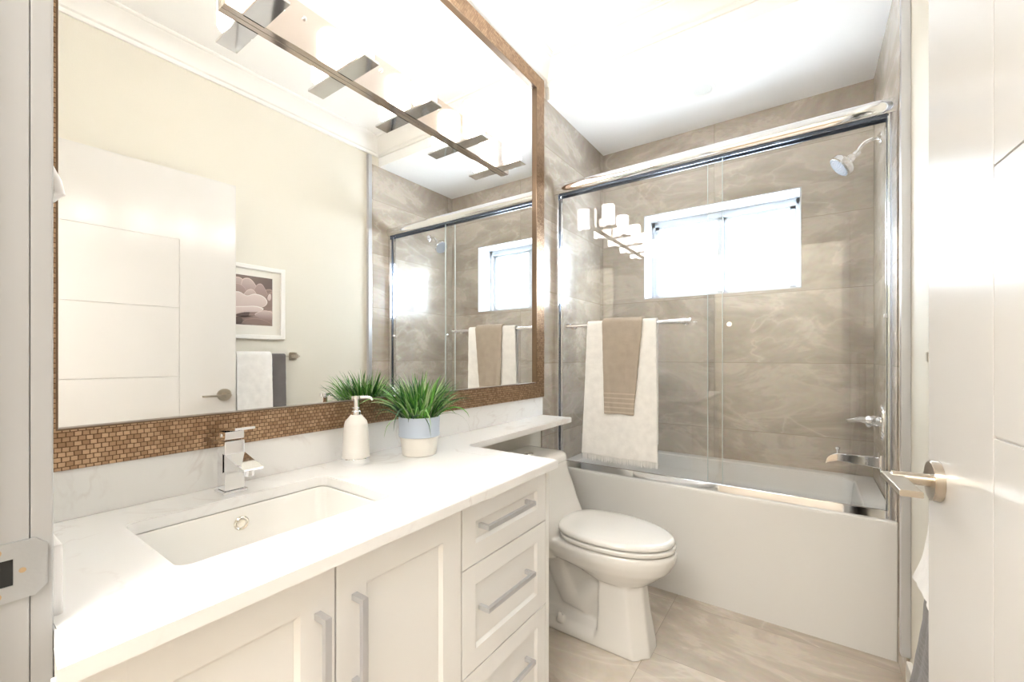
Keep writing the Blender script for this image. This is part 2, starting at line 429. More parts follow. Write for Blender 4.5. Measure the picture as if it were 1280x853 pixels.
# hallway behind the camera
struct(G().box(-0.6, 2.6, -1.6, -0.06, -0.1, 0).make('floor_hall', M['hallfloor']))
struct(G().box(-0.6, 2.6, -1.6, -0.06, ZC, ZC+0.1).make('ceiling_hall', M['white_paint']))
g = G(); g.box(-0.6, 2.6, -1.7, -1.6, 0, ZC).box(-0.7, -0.6, -1.6, -0.06, 0, ZC).box(2.6, 2.7, -1.6, -0.06, 0, ZC)
g.box(-0.6, -0.12, -0.16, -0.06, 0, ZC).box(1.65, 2.6, -0.16, -0.06, 0, ZC)
struct(g.make('wall_hall', M['paint'], smooth=False))
hl = thing('hallway_fill_panel', 'added square fill light panel, unseen in the hallway outside the bathroom', 'ceiling light', (0.95, -0.85, ZC))  # body built around the added hallway fill, out of view
G().box(0.43, 1.47, -1.37, -0.33, ZC-0.03, ZC, 0.005).make('base', M['nickel'], hl)
G().box(0.45, 1.45, -1.35, -0.35, ZC-0.075, ZC-0.03, 0.012).make('fill_glow', M['hall'], hl)

# ------------------------------------------------------------------ bathtub
def tub():
    t = thing('bathtub', 'white alcove bathtub with a plain flat apron beneath the glass sliding doors', 'bathtub', (0.76, 2.55, 0))
    x0, x1, y0, y1, H = 0.009, 1.5195, 2.178, YB-0.003, 0.545
    def rr(a, b, c, d, r, z): return [Vector((x, y, z)) for x, y in rrect(a, b, c, d, r, 8)]
    rings = [rr(x0, x1, y0+0.018, y1, 0.004, 0.0), rr(x0, x1, y0+0.004, y1, 0.004, 0.44), rr(x0, x1, y0, y1, 0.006, H-0.018), rr(x0+0.0, x1, y0+0.004, y1, 0.008, H-0.005),
             rr(x0+0.003, x1-0.003, y0+0.014, y1-0.003, 0.01, H),
             rr(0.075, 1.435, 2.262, 2.868, 0.10, H), rr(0.085, 1.427, 2.272, 2.858, 0.10, H-0.008),
             rr(0.115, 1.415, 2.285, 2.848, 0.10, H-0.10), rr(0.20, 1.385, 2.31, 2.825, 0.10, 0.20), rr(0.28, 1.33, 2.35, 2.79, 0.10, 0.15)]
    G().loft(rings).make('tub_shell', M['acrylic'], t, angle=40)
    g = G(); g.cyl((1.425, 2.50, 0.455), (1.405, 2.50, 0.455), 0.036, n=40, bev=0.004); g.cyl((1.405, 2.50, 0.455), (1.395, 2.50, 0.455), 0.02, n=24, bev=0.003)
    g.box(1.392, 1.40, 2.494, 2.506, 0.44, 0.49, 0.002)
    g.make('overflow_plate', M['chrome'], t)
    G().cyl((1.24, 2.57, 0.149), (1.24, 2.57, 0.155), 0.033, bev=0.002).make('drain', M['chrome'], t)
tub()

# ------------------------------------------------------------------ glass sliding doors with rail, track and towel bar
sd = thing('sliding_shower_door', 'frameless glass sliding tub doors under a thick polished rail', 'shower door', (0.76, 2.21, 0.545))
HY0, HY1 = 2.176, 2.240
prof = []
for k in range(13):      # rounded front
    a = PI/2 + PI*k/12
    prof.append((HY0+0.03+0.03*math.cos(a), 2.160+0.034*math.sin(a)))
prof = [(HY1, 2.194)]+prof+[(HY1, 2.126)]
G().loft([[Vector((x, y, z)) for y, z in prof] for x in (0.010, 1.518)]).make('header_rail', M['chrome'], sd)
g = G().box(0.04, 1.49, 2.190, 2.196, 2.116, 2.128).box(0.04, 1.49, 2.222, 2.228, 2.112, 2.128)
g.make('rail_seal', M['chrome_dark'], sd)
g = G(); g.box(0.0345, 1.4935, 2.194, 2.250, 0.5455, 0.558, 0.003).box(0.0345, 1.4935, 2.1925, 2.197, 0.5455, 0.579, 0.0015)
g.box(0.0345, 1.4935, 2.240, 2.2495, 0.5455, 0.568, 0.002).box(0.03, 1.50, 2.2145, 2.2175, 0.552, 0.566)
g.make('bottom_track', M['chrome'], sd)
for x0, x1 in ((0.009, 0.034), (1.494, 1.519)):
    s = 1 if x0 < 0.5 else -1
    g = G().box(x0, x1, 2.190, 2.250, 0.5455, 2.13, 0.002)
    xa = x1 if s > 0 else x0-0.004
    g.box(xa, xa+0.004, 2.188, 2.192, 0.56, 2.12, 0.001).box(xa, xa+0.004, 2.240, 2.246, 0.56, 2.12, 0.001)
    j = g.make('side_jamb', M['chrome'], sd)
    xb = x1-0.001 if s > 0 else x0-0.0035
    G().box(xb, xb+0.0045, 2.208, 2.222, 0.56, 2.125).make('jamb_seal', M['chrome_dark'], j)
p1 = G().box(0.036, 0.905, 2.198, 2.206, 0.566, 2.124, 0.001).make('glass_panel', M['glass'], sd, smooth=False)
p2 = G().box(0.838, 1.492, 2.224, 2.232, 0.566, 2.124, 0.001).make('glass_panel', M['glass'], sd, smooth=False)
ed = mat('pale green glass edge', (0.62, 0.70, 0.68), 0.15)
G().box(0.9045, 0.907, 2.1985, 2.2055, 0.567, 2.123).make('glass_edge', ed, p1)
G().box(0.8362, 0.8385, 2.2245, 2.2315, 0.567, 2.123).make('glass_edge', ed, p2)
BY, BZ = 2.140, 1.352
g = G(); g.cyl((0.122, BY, BZ), (0.775, BY, BZ), 0.0095, n=24, bev=0.002)
for x in (0.135, 0.745):
    g.cyl((x, BY, BZ), (x, 2.198, BZ), 0.008, n=20); g.cyl((x, 2.190, BZ), (x, 2.198, BZ), 0.016, n=24, bev=0.002)
    g.cyl((x, 2.206, BZ), (x, 2.214, BZ), 0.014, n=24, bev=0.002)
for x in (0.122, 0.775): g.cyl((x-0.006, BY, BZ), (x+0.006, BY, BZ), 0.013, n=24, bev=0.003)
for x in (0.135, 0.745): g.cyl((x-0.012, BY, BZ), (x+0.012, BY, BZ), 0.0125, n=24, bev=0.003)
g.make('towel_rail', M['chrome'], p1)
G().cyl((0.93, 2.232, 1.335), (0.93, 2.250, 1.335), 0.011, n=24, bev=0.003).make('pull_knob', M['chrome'], p2)
G().box(1.483, 1.493, 2.216, 2.236, 1.338, 1.352, 0.002).make('bumper', M['plastic'], p2)

# ------------------------------------------------------------------ towels
def towel(name, axis, c, z, a0, a1, b0, b1, zf, zb, r, thick, m, seed, amp=0.004, sgn=-1, fringe=None, bulge=0.0, bp=4):
    """a towel hung over a bar that runs along `axis`; front side is towards sgn on the other axis.
    a0,a1 span at the bar; b0,b1 span at the front hem; zf/zb hem heights"""
    path = []
    nb, nf = 14, 44
    for i in range(nb): path.append((r, zb+(z-zb)*i/nb, 0.0))
    for i in range(11):
        t = PI*i/10; path.append((r*math.cos(t), z+r*math.sin(t), 0.0))
    for i in range(1, nf+1): path.append((-r, z+(zf-z)*i/nf, i/nf))
    nu = 26; bm = bmesh.new(); R = []
    for (d, zz, f) in path:
        row = []
        for k in range(nu+1):
            u = k/nu
            lo, hi = a0+(b0-a0)*f, a1+(b1-a1)*f
            s = lo+(hi-lo)*u
            e = f if f > 0 else (z-zz)/max(z-zb, 0.01)*0.6 if d > 0 else 0
            w = amp*max(e, 0)*(math.sin(u*9+seed)+0.6*math.sin(u*17+seed*2.1+zz*7))
            w += 0.0022*noise.noise(Vector((s*22, zz*22, seed)))
            
            lap = 0.0015*noise.noise(Vector((zz*30, seed, u)))
            dd = d + (-1 if d <= 0 else 1)*abs(w)*0.9*(0.3+0.7*min(1, abs(zz-z)*8)) - bulge*f**bp
            vz = zz + (0.002*math.sin(u*7+seed) if f > 0.98 else 0)
            if axis == 'X': row.append(bm.verts.new((s+lap, c-sgn*dd, vz)))
            else: row.append(bm.verts.new((c-sgn*dd, s+lap, vz)))
        R.append(row)
    for a, b in zip(R, R[1:]):
        for k in range(nu): bm.faces.new((a[k], a[k+1], b[k+1], b[k]))
    bmesh.ops.recalc_face_normals(bm, faces=bm.faces)
    for f in bm.faces: f.smooth = True
    me = bpy.data.meshes.new(name); bm.to_mesh(me); bm.free(); me.materials.append(m)
    o = bpy.data.objects.new(name, me); COL.objects.link(o)
    so = o.modifiers.new('thick', 'SOLIDIFY'); so.thickness = thick; so.offset = 0
    bv = o.modifiers.new('round', 'BEVEL'); bv.width = thick*0.4; bv.segments = 3; bv.limit_method = 'ANGLE'; bv.angle_limit = 1.0
    if fringe:
        g = G(); n = 74; rnd = random.Random(5)
        for i in range(n):
            s = b0+(b1-b0)*(i+0.5)/n; y = c+sgn*(r+0.0)
            L = fringe*(0.8+0.4*rnd.random()); sx = rnd.uniform(-0.003, 0.003); sy = rnd.uniform(-0.003, 0.002)
            g.tube([(s, y, zf+0.004), (s+sx*0.4, y+sy, zf-L*0.5), (s+sx, y+sy, zf-L)], [0.0026, 0.0022, 0.0012], n=6)
        g.make('fringe', m, o)
    return o
bt = towel('bath_towel', 'X', BY, BZ+0.002, 0.252, 0.622, 0.222, 0.630, 0.655, 0.74, 0.0155, 0.008, M['towel_white'], 1.3, amp=0.005, fringe=0.030)
tag(bt, 'white fringed bath towel hanging on the bar of the glass tub door', 'towel')
ht = towel('hand_towel', 'X', BY, BZ+0.002, 0.342, 0.556, 0.355, 0.512, 0.882, 0.98, 0.0265, 0.010, M['towel_taupe'], 4.1, amp=0.003)
tag(ht, 'taupe hand towel with ribbed hem draped over the white bath towel', 'towel')

# ------------------------------------------------------------------ shower fittings on the right tiled wall
sh = thing('wall_shower', 'round chrome shower head on a bent arm high on the tiled wall', 'shower head', (XT, 2.64, 2.215))
G().lathe([(0, 0.016), (0.012, 0.016), (0.030, 0.004), (0.030, 0), (0, 0)], n=36, mtx=Matrix.Translation((XT, 2.64, 2.215)) @ Matrix.Rotation(-PI/2, 4, 'Y')).make('flange', M['chrome'], sh)
pts = []
for k in range(13):
    t = k/12
    pts.append((XT-0.004-0.085*t-0.010*math.sin(t*PI), 2.64, 2.215+0.010*math.sin(t*PI*0.9)-0.050*t*t))
G().tube(pts, 0.0085, n=20).make('shower_arm', M['chrome'], sh)
d = Vector((-0.76, -0.12, -0.62)).normalized(); p0 = Vector(pts[-1])
mt = Matrix.Translation(p0) @ d.to_track_quat('Z', 'Y').to_matrix().to_4x4()
hd = G().lathe([(0, -0.008), (0.014, -0.008), (0.015, 0.010), (0.012, 0.016), (0.019, 0.026), (0.021, 0.040), (0.034, 0.050), (0.052, 0.060), (0.058, 0.070), (0.058, 0.088), (0.053, 0.093), (0, 0.094)], n=48, mtx=mt).make('head', M['chrome'], sh)
G().lathe([(0, 0.0945), (0.052, 0.0935), (0.052, 0.0915)], n=48, mtx=mt).make('spray_face', mat('grey spray face', (0.16, 0.16, 0.175), 0.55, 0.0), hd)
g = G()
for rr_, n in ((0.046, 26), (0.034, 18), (0.021, 11), (0.009, 5)):
    for k in range(n):
        a = 2*PI*k/n; q = mt @ Vector((rr_*math.cos(a), rr_*math.sin(a), 0.093)); g.cyl(q, q+d*0.003, 0.0022, n=8)
o = g.make('nozzles', mat('grey rubber', (0.10, 0.10, 0.12), 0.6), hd); o['kind'] = 'stuff'

va = thing('shower_valve', 'chrome single-lever shower valve with oval plate above the tub spout', 'faucet', (XT, 2.59, 0.875))
ov = [(0.042*math.cos(2*PI*k/40), math.copysign(abs(math.sin(2*PI*k/40))**0.8, math.sin(2*PI*k/40))*0.085) for k in range(40)]
g = G(); g.loft([[Vector((x, 2.59+a*s, 0.875+b*s)) for a, b in ov] for x, s in ((XT, 1), (XT-0.004, 1), (XT-0.009, 0.93))])
g.make('cover_plate', M['chrome'], va)
g = G(); g.cyl((XT-0.008, 2.59, 0.88), (XT-0.045, 2.59, 0.88), 0.026, n=36, bev=0.003); g.cyl((XT-0.045, 2.59, 0.88), (XT-0.062, 2.59, 0.88), 0.033, 0.029, n=36, bev=0.004)
g.make('valve_body', M['chrome'], va)
G().tube([(XT-0.060, 2.59, 0.882), (XT-0.085, 2.585, 0.886), (XT-0.110, 2.575, 0.880), (XT-0.135, 2.565, 0.876)], [0.017, 0.015, 0.011, 0.008], n=20).make('lever', M['chrome'], va)

spt = thing('tub_spout', 'squared chrome tub spout projecting from the tiled wall over the tub', 'faucet', (XT, 2.61, 0.685))
G().box(XT-0.012, XT, 2.575, 2.645, 0.645, 0.725, 0.004).make('flange', M['chrome'], spt)
rings = []
for t, zt, h, w in ((0.010, 0.712, 0.052, 0.024), (0.06, 0.713, 0.046, 0.024), (0.12, 0.713, 0.040, 0.024), (0.165, 0.712, 0.036, 0.024), (0.185, 0.708, 0.038, 0.024), (0.200, 0.698, 0.036, 0.023), (0.208, 0.684, 0.028, 0.022)):
    rings.append([Vector((XT-t-(0.006 if b < 0.5 and t > 0.19 else 0), 2.61+a*w, zt-h+b*h)) for a, b in ((-1, .08), (-.85, 0), (.85, 0), (1, .08), (1, .92), (.85, 1), (-.85, 1), (-1, .92))])
G().loft(rings).make('spout', M['chrome'], spt)
g = G(); g.cyl((XT-0.165, 2.61, 0.71), (XT-0.165, 2.61, 0.728), 0.006, n=16); g.cyl((XT-0.165, 2.61, 0.726), (XT-0.165, 2.61, 0.740), 0.008, 0.013, n=20, bev=0.002)
g.make('diverter_knob', M['chrome'], spt)

# ------------------------------------------------------------------ soffit downlight
dl = thing('recessed_downlight', 'small round unlit downlight recessed in the soffit over the tub', 'ceiling light', (0.76, 2.51, ZS))
G().lathe([(0.048, 0.0), (0.050, -0.004), (0.064, -0.004), (0.068, -0.001), (0.068, 0.0)], (0.76, 2.51, ZS), n=48).make('trim_ring', M['trim'], dl)
G().lathe([(0, -0.0025), (0.030, -0.003), (0.049, -0.001), (0.049, 0.0)], (0.76, 2.51, ZS), n=48).make('lens', M['dimlens'], dl)

# ------------------------------------------------------------------ framed mirror
mr = thing('framed_mirror', 'large rectangular wall mirror in a brown copper mosaic frame above the vanity', 'mirror', (0.0, 1.07, 0.956))
FY0, FY1, FZ0, FZ1 = 0.104, 2.047, 0.957, 2.722
IY0, IY1, IZ0, IZ1 = 0.1735, 1.962, 1.041, 2.640
fr = G(); fd = 0.028
rect = lambda y0, y1, z0, z1, x: [Vector((x, y0, z0)), Vector((x, y1, z0)), Vector((x, y1, z1)), Vector((x, y0, z1))]
fr.loft([rect(FY0, FY1, FZ0, FZ1, 0.0), rect(FY0, FY1, FZ0, FZ1, fd-0.002), rect(FY0+0.002, FY1-0.002, FZ0+0.002, FZ1-0.002, fd),
         rect(IY0-0.004, IY1+0.004, IZ0-0.004, IZ1+0.004, fd)], cap=False)
fr.make('mirror_frame', M['mosaic'], mr)
G().loft([rect(IY0-0.004, IY1+0.004, IZ0-0.004, IZ1+0.004, fd+0.0005), rect(IY0-0.001, IY1+0.001, IZ0-0.001, IZ1+0.001, fd+0.001), rect(IY0, IY1, IZ0, IZ1, fd-0.002), rect(IY0, IY1, IZ0, IZ1, 0.011)], cap=False).make('inner_bevel', M['bevel'], mr)
G().box(0.006, 0.014, IY0-0.01, IY1+0.01, IZ0-0.01, IZ1+0.01).make('mirror_glass', M['mirror'], mr, smooth=False)

# ------------------------------------------------------------------ vanity light on the mirror
vl = thing('vanity_light', 'long chrome five-light vanity bar with glowing cylinder shades on the mirror', 'wall light', (0.010, 1.075, 2.07))
G().box(0.0142, 0.036, 0.46, 1.69, 2.070, 2.205, 0.0015).make('backplate', mat('warm polished nickel', (0.76, 0.67, 0.60), 0.10, 1.0), vl)
for y in (0.665, 0.935, 1.2075, 1.4825):
    G().cyl((0.033, y, 2.165), (0.042, y, 2.165), 0.006, n=16, bev=0.002).make('screw', M['chrome'], vl)
arm0 = sh0 = cup0 = None
for i, y in enumerate((0.53, 0.80, 1.07, 1.345, 1.62)):
    if arm0 is None:
        arm0 = G().box(0.030, 0.165, y-0.0275, y+0.0275, 2.070, 2.078, 0.001).make('arm', M['chrome'], vl)
        cup0 = G().cyl((0.105, y, 2.078), (0.105, y, 2.096), 0.022, n=32, bev=0.002).make('socket', M['chrome'], vl)
        sh0 = G().lathe([(0, 0.0), (0.040, 0.0), (0.043, 0.003), (0.043, 0.128), (0.041, 0.131), (0.039, 0.128), (0.039, 0.006), (0, 0.006)], (0.105, y, 2.092), n=48).make('lamp_shade', M['shade'], vl)
        y0 = y
    else:
        for s in (arm0, cup0, sh0):
            c = s.copy(); COL.objects.link(c); c.parent = vl; c.location = Vector(s.location)+Vector((0, y-y0, 0))

# ------------------------------------------------------------------ vanity: countertop, backsplash, cabinets, sink
CT, CB = 0.855, 0.829
out = [(0.0, 0.104), (0.4905, 0.1035), (0.54, 0.0965), (0.585, 0.0925), (0.585, 1.187), (0.228, 1.187)]
for k in range(1, 6): a = PI*1.5-PI/2*k/6; out.append((0.228+0.025*math.cos(a)-0.0, 1.212+0.025*math.sin(a)))
out += [(0.203, 1.212), (0.196, 2.046), (0.0, 2.046)]
hole = rrect(0.140, 0.432, 0.245, 0.660, 0.022)
ct = G().prism(out, CB, CT, [hole], bev=0.002).make('countertop', M['quartz'], None, angle=30)
tag(ct, 'white quartz countertop with a sink cutout and a narrow ledge over the toilet', 'countertop')
bs = G().box(0.0, 0.018, 0.102, 2.046, CT, 0.956, 0.0015).make('backsplash', M['quartz'])
tag(bs, 'low white quartz backsplash strip between the countertop and the mirror', 'backsplash')

sk = thing('sink', 'rectangular white undermount sink set in the quartz countertop', 'sink', (0.286, 0.4525, 0.68))
def rs(e, z, r=0.022, dx=0): return [Vector((x, y, z)) for x, y in rrect(0.140-e, 0.432+e, 0.245-e, 0.660+e, r, 5)]
G().loft([rs(0.02, 0.66), rs(0.02, CB-0.001), rs(-0.001, CB-0.001), rs(-0.003, CB-0.006), rs(-0.010, 0.735, 0.03), rs(-0.022, 0.712, 0.035), rs(-0.045, 0.703, 0.04)]).make('basin', M['sinkware'], sk)
g = G(); R0 = Matrix.Translation((0.1455, 0.452, 0.793)) @ Matrix.Rotation(PI/2, 4, 'Y')
g.lathe([(0.0115, 0.0), (0.0115, 0.004), (0.0135, 0.0055), (0.016, 0.003), (0.016, 0.0)], n=36, mtx=R0); g.lathe([(0, 0.002), (0.009, 0.0015), (0.009, 0)], n=30, mtx=R0)
g.make('overflow_ring', mat('warm chrome', (0.82, 0.78, 0.70), 0.18, 1.0), sk)
G().lathe([(0, 0.003), (0.018, 0.004), (0.024, 0.002), (0.026, 0.0)], (0.286, 0.4525, 0.703), n=36).make('drain', M['chrome'], sk)

XF = 0.556       # face of the doors and drawers
def shaker(y0, y1, z0, z1, rail=0.062):
    g = G()
    g.box(XF-0.019, XF-0.008, y0+0.01, y1-0.01, z0+0.01, z1-0.01)
    for a, b, c, d in ((y0, y0+rail, z0, z1), (y1-rail, y1, z0, z1), (y0+rail-0.001, y1-rail+0.001, z0, z0+rail), (y0+rail-0.001, y1-rail+0.001, z1-rail, z1)):
        g.box(XF-0.020, XF, a, b, c, d, 0.0012)
    # sloped inner moulding
    i0, i1, j0, j1 = y0+rail, y1-rail, z0+rail, z1-rail
    r = lambda e, x: [Vector((x, i0+e, j0+e)), Vector((x, i1-e, j0+e)), Vector((x, i1-e, j1-e)), Vector((x, i0+e, j1-e))]
    g.loft([r(0, XF-0.001), r(0.007, XF-0.0075)], cap=False)
    return g
def pull(parent, y, z, L, vertical):
    g = G(); h = L/2; w = 0.006
    if vertical:
        g.box(XF+0.024, XF+0.034, y-w, y+w, z-h, z+h, 0.001)
        for s in (-1, 1): g.box(XF, XF+0.025, y-w, y+w, z+s*h-(0.011 if s > 0 else 0), z+s*h+(0.011 if s < 0 else 0), 0.001)
    else:
        g.box(XF+0.024, XF+0.034, y-h, y+h, z-w, z+w, 0.001)
        for s in (-1, 1): g.box(XF, XF+0.025, y+s*h-(0.011 if s > 0 else 0), y+s*h+(0.011 if s < 0 else 0), z-w, z+w, 0.001)
    return g.make('handle', M['satin'], parent)
def carcass(y0, y1, ztop):
    g = G()
    t = 0.016
    g.box(0.02, XF-0.022, y0, y0+t, 0.09, ztop).box(0.02, XF-0.022, y1-t, y1, 0.09, ztop).box(0.02, XF-0.022, y0, y1, 0.09, 0.09+t)
    g.box(0.02, 0.03, y0, y1, 0.09, ztop).box(XF-0.05, XF-0.022, y0, y1, ztop-0.02, ztop)
    g.box(0.05, XF-0.08, y0, y1, 0.0, 0.09)
    return g
vc = thing('vanity_cabinet', 'white two-door shaker vanity cabinet under the sink', 'cabinet', (0.28, 0.435, 0))
carcass(0.104, 0.7625, CB-0.001).make('cabinet_body', M['cabinet'], vc)
for y0, y1, hy in ((0.094, 0.4315, 0.399), (0.4345, 0.7615, 0.470)):
    dr = shaker(y0, y1, 0.10, 0.822).make('cabinet_door', M['cabinet'], vc)
    pull(dr, hy, 0.670, 0.165, True)
vd = thing('drawer_cabinet', 'white three-drawer vanity cabinet beside the toilet', 'cabinet', (0.28, 0.97, 0))
g = carcass(0.7635, 1.160, CB-0.001); g.box(0.02, XF+0.001, 1.160, 1.178, 0.0, CB-0.001, 0.001)
g.make('cabinet_body', M['cabinet'], vd)
for z0, z1, hz in ((0.667, 0.822, 0.758), (0.405, 0.664, 0.553), (0.10, 0.402, 0.297)):
    dr = shaker(0.7655, 1.158, z0, z1, 0.05).make('drawer', M['cabinet'], vd)
    pull(dr, 0.937, hz, 0.222, False)

# ------------------------------------------------------------------ basin faucet
fa = thing('basin_faucet', 'square chrome single-lever faucet standing behind the sink', 'faucet', (0.092, 0.452, CT))
fx, fy = 0.092, 0.452
G().box(fx-0.027, fx+0.027, fy-0.027, fy+0.027, CT, CT+0.010, 0.0025).make('base_plate', M['chrome'], fa)
G().box(fx-0.022, fx+0.022, fy-0.022, fy+0.022, CT+0.010, CT+0.128, 0.003).make('body', M['chrome'], fa)
r = []
for x, zt, zb, w in ((fx+0.010, CT+0.098, CT+0.052, 0.022), (fx+0.022, CT+0.096, CT+0.058, 0.022), (fx+0.075, CT+0.083, CT+0.068, 0.022), (fx+0.112, CT+0.077, CT+0.070, 0.022), (fx+0.116, CT+0.076, CT+0.072, 0.021)):
    r.append([Vector((x, fy-w, zb)), Vector((x, fy+w, zb)), Vector((x, fy+w, zt)), Vector((x, fy-w, zt))])
G().loft(r).make('spout', M['chrome'], fa, angle=25)
G().cyl((fx+0.095, fy, CT+0.072), (fx+0.093, fy, CT+0.056), 0.011, n=24, bev=0.001).make('aerator', M['chrome'], fa)
g = G(); g.box(fx-0.021, fx+0.021, fy-0.021, fy+0.021, CT+0.131, CT+0.150, 0.002)
mt = Matrix.Translation((fx-0.024, fy, CT+0.150)) @ Matrix.Rotation(math.radians(-5), 4, 'Y')
g.box(0, 0.100, -0.022, 0.022, 0, 0.006, 0.0015, mtx=mt)
hd = g.make('lever', M['chrome'], fa)
G().cyl((fx, fy-0.0205, CT+0.140), (fx, fy-0.0225, CT+0.140), 0.004, n=16).make('index_dot', M['satin'], hd)

# ------------------------------------------------------------------ soap dispenser
sx, sy = 0.100, 0.792
so = thing('soap_dispenser', 'white ceramic soap dispenser with chrome pump beside the faucet', 'soap dispenser', (sx, sy, CT))
G().lathe([(0, 0.004), (0.036, 0.004), (0.040, 0.008), (0.0415, 0.022), (0.0400, 0.025), (0.0365, 0.095), (0.0345, 0.120), (0.0320, 0.130), (0.018, 0.147), (0.015, 0.150), (0, 0.150)], (sx, sy, CT), n=48).make('bottle', M['bottle'], so, angle=50)
G().lathe([(0, 0), (0.037, 0), (0.0415, 0.006), (0.0425, 0.020), (0.0415, 0.0215), (0.040, 0.008), (0, 0.008)], (sx, sy, CT), n=48).make('base_ring', M['chrome'], so)
g = G().lathe([(0, 0.149), (0.0135, 0.149), (0.0135, 0.160), (0.0105, 0.163), (0.0105, 0.168), (0.012, 0.169), (0.012, 0.171), (0.0095, 0.173), (0.0095, 0.196), (0.0135, 0.198), (0.0135, 0.207), (0, 0.208)], (sx, sy, CT), n=32)
g.tube([(sx+0.004, sy+0.004, CT+0.202), (sx+0.018, sy+0.022, CT+0.203), (sx+0.026, sy+0.034, CT+0.200), (sx+0.029, sy+0.038, CT+0.193)], [0.0045, 0.0045, 0.004, 0.0035], n=12)
g.make('pump', M['chrome'], so)

# ------------------------------------------------------------------ potted grass
px, py = 0.163, 0.992
pg = thing('potted_grass', 'small white and pale blue pot of green ornamental grass on the countertop', 'potted plant', (px, py, CT))
G().lathe([(0, 0), (0.052, 0), (0.056, 0.003), (0.0615, 0.050), (0.062, 0.066), (0.0, 0.066)], (px, py, CT), n=56).make('pot', M['pot_white'], pg, angle=50)
G().lathe([(0.0605, 0.062), (0.067, 0.063), (0.0685, 0.069), (0.0665, 0.074), (0.068, 0.125), (0.0665, 0.128), (0.0625, 0.126), (0.0600, 0.108), (0, 0.108)], (px, py, CT), n=56).make('pot_band', M['pot_blue'], pg, angle=50)
G().lathe([(0, 0.113), (0.04, 0.112), (0.0605, 0.109)], (px, py, CT), n=40).make('soil', M['soil'], pg)
def grass(n, seed):
    # one tuft of fine blades
    rnd = random.Random(seed); bm = bmesh.new()
    lay = bm.loops.layers.float_color.new('shade')
    for i in range(n):
        a = rnd.uniform(0, 2*PI); rr_ = 0.052*math.sqrt(rnd.random())
        b = Vector((px+rr_*math.cos(a), py+rr_*math.sin(a), CT+0.110))
        a2 = a+rnd.gauss(0, 0.5); out_ = rr_/0.052
        L = rnd.uniform(0.10, 0.180); tilt = 0.05+0.75*out_*rnd.uniform(0.2, 1.0); droop = rnd.uniform(0.2, 1.2)*(0.35+out_)
        if rnd.random() < 0.12: L *= 1.22; droop += 1.5; tilt += 0.25
        w = rnd.uniform(0.0018, 0.0048); tone = rnd.random()
        p = b.copy(); th = tilt; N = 9; prev = None; sd_ = Vector((-math.sin(a2), math.cos(a2), 0))
        tw = rnd.uniform(-0.7, 0.7)
        for k in range(N+1):
            t = k/N; ww = w*(1-t**2.2)*(0.6+0.4*min(1, t*5))+0.0002
            dirv = Vector((math.cos(a2)*math.sin(th), math.sin(a2)*math.sin(th), math.cos(th)))
            s = (sd_*math.cos(tw)+dirv.cross(sd_)*math.sin(tw))*ww
            q = p.copy()
            q.x = max(q.x, 0.036+0.002*rnd.random()) if q.z > 0.95 else max(q.x, 0.024)
            q.z = max(q.z, CT+0.004)
            if (q-Vector((px, py, q.z))).length < 0.072 and q.z < CT+0.128 and k > 2: q = Vector((px, py, q.z))+(q-Vector((px, py, q.z))).normalized()*0.073
            cur = (bm.verts.new(q-s), bm.verts.new(q+s))
            if prev:
                f = bm.faces.new((prev[0], prev[1], cur[1], cur[0])); f.smooth = True
                for l in f.loops: l[lay] = (tone, t, 0, 1)
            prev = cur
            p += dirv*(L/N); th += droop*(0.35+t)/N*1.3; th = min(th, 2.9)
    me = bpy.data.meshes.new('grass_blades'); bm.to_mesh(me); bm.free()
    me.transform(Matrix.Translation(-Vector((px, py, CT))))
    m, nt, p_ = nodes('grass green')
    at = nt.nodes.new('ShaderNodeVertexColor'); at.layer_name = 'shade'; sp = nt.nodes.new('ShaderNodeSeparateColor')
    nt.links.new(at.outputs[0], sp.inputs[0])
    c = ramp(nt, sp.outputs[0], [(0.0, (0.012, 0.06, 0.02)), (1.0, (0.50, 0.62, 0.34)), (0.30, (0.035, 0.17, 0.03)), (0.65, (0.13, 0.38, 0.04))])
    nt.links.new(c, p_.inputs['Base Color']); p_.inputs['Roughness'].default_value = 0.4
    me.materials.append(m)
    o = bpy.data.objects.new('grass_blades', me); COL.objects.link(o); o.parent = pg; o['kind'] = 'stuff'
grass(470, 3)

# ------------------------------------------------------------------ toilet
TY = 1.712
to = thing('toilet', 'white one-piece toilet with closed lid between the vanity and the tub', 'toilet', (0.40, TY, 0))
def egg(xb, xf, hw, z, nf=2.0, nb=2.0, n=48, xc=None, hb=None):
    xc = (xb+xf)/2 if xc is None else xc; o_ = []
    for k in range(n):
        a = 2*PI*k/n; c, s = math.cos(a), math.sin(a); e = nf if c > 0 else nb
        x = xc+(xf-xc if c > 0 else xc-xb)*math.copysign(abs(c)**(2/e), c)
        w = hw
        if c < 0 and hb is not None: w = hb+(hw-hb)*(1-abs(c))
        o_.append(Vector((x, TY+w*math.copysign(abs(s)**(2/e), s), z)))
    return o_
g = G()
# bowl
g.loft([egg(0.44, 0.715, 0.100, 0.270, xc=0.58), egg(0.34, 0.755, 0.128, 0.305, xc=0.58), egg(0.24, 0.795, 0.155, 0.340, xc=0.56, nb=3), egg(0.20, 0.814, 0.169, 0.375, xc=0.55, nb=3.5),
        egg(0.20, 0.820, 0.172, 0.400, xc=0.55, nb=3.5), egg(0.20, 0.812, 0.166, 0.416, xc=0.55, nb=3.5)])
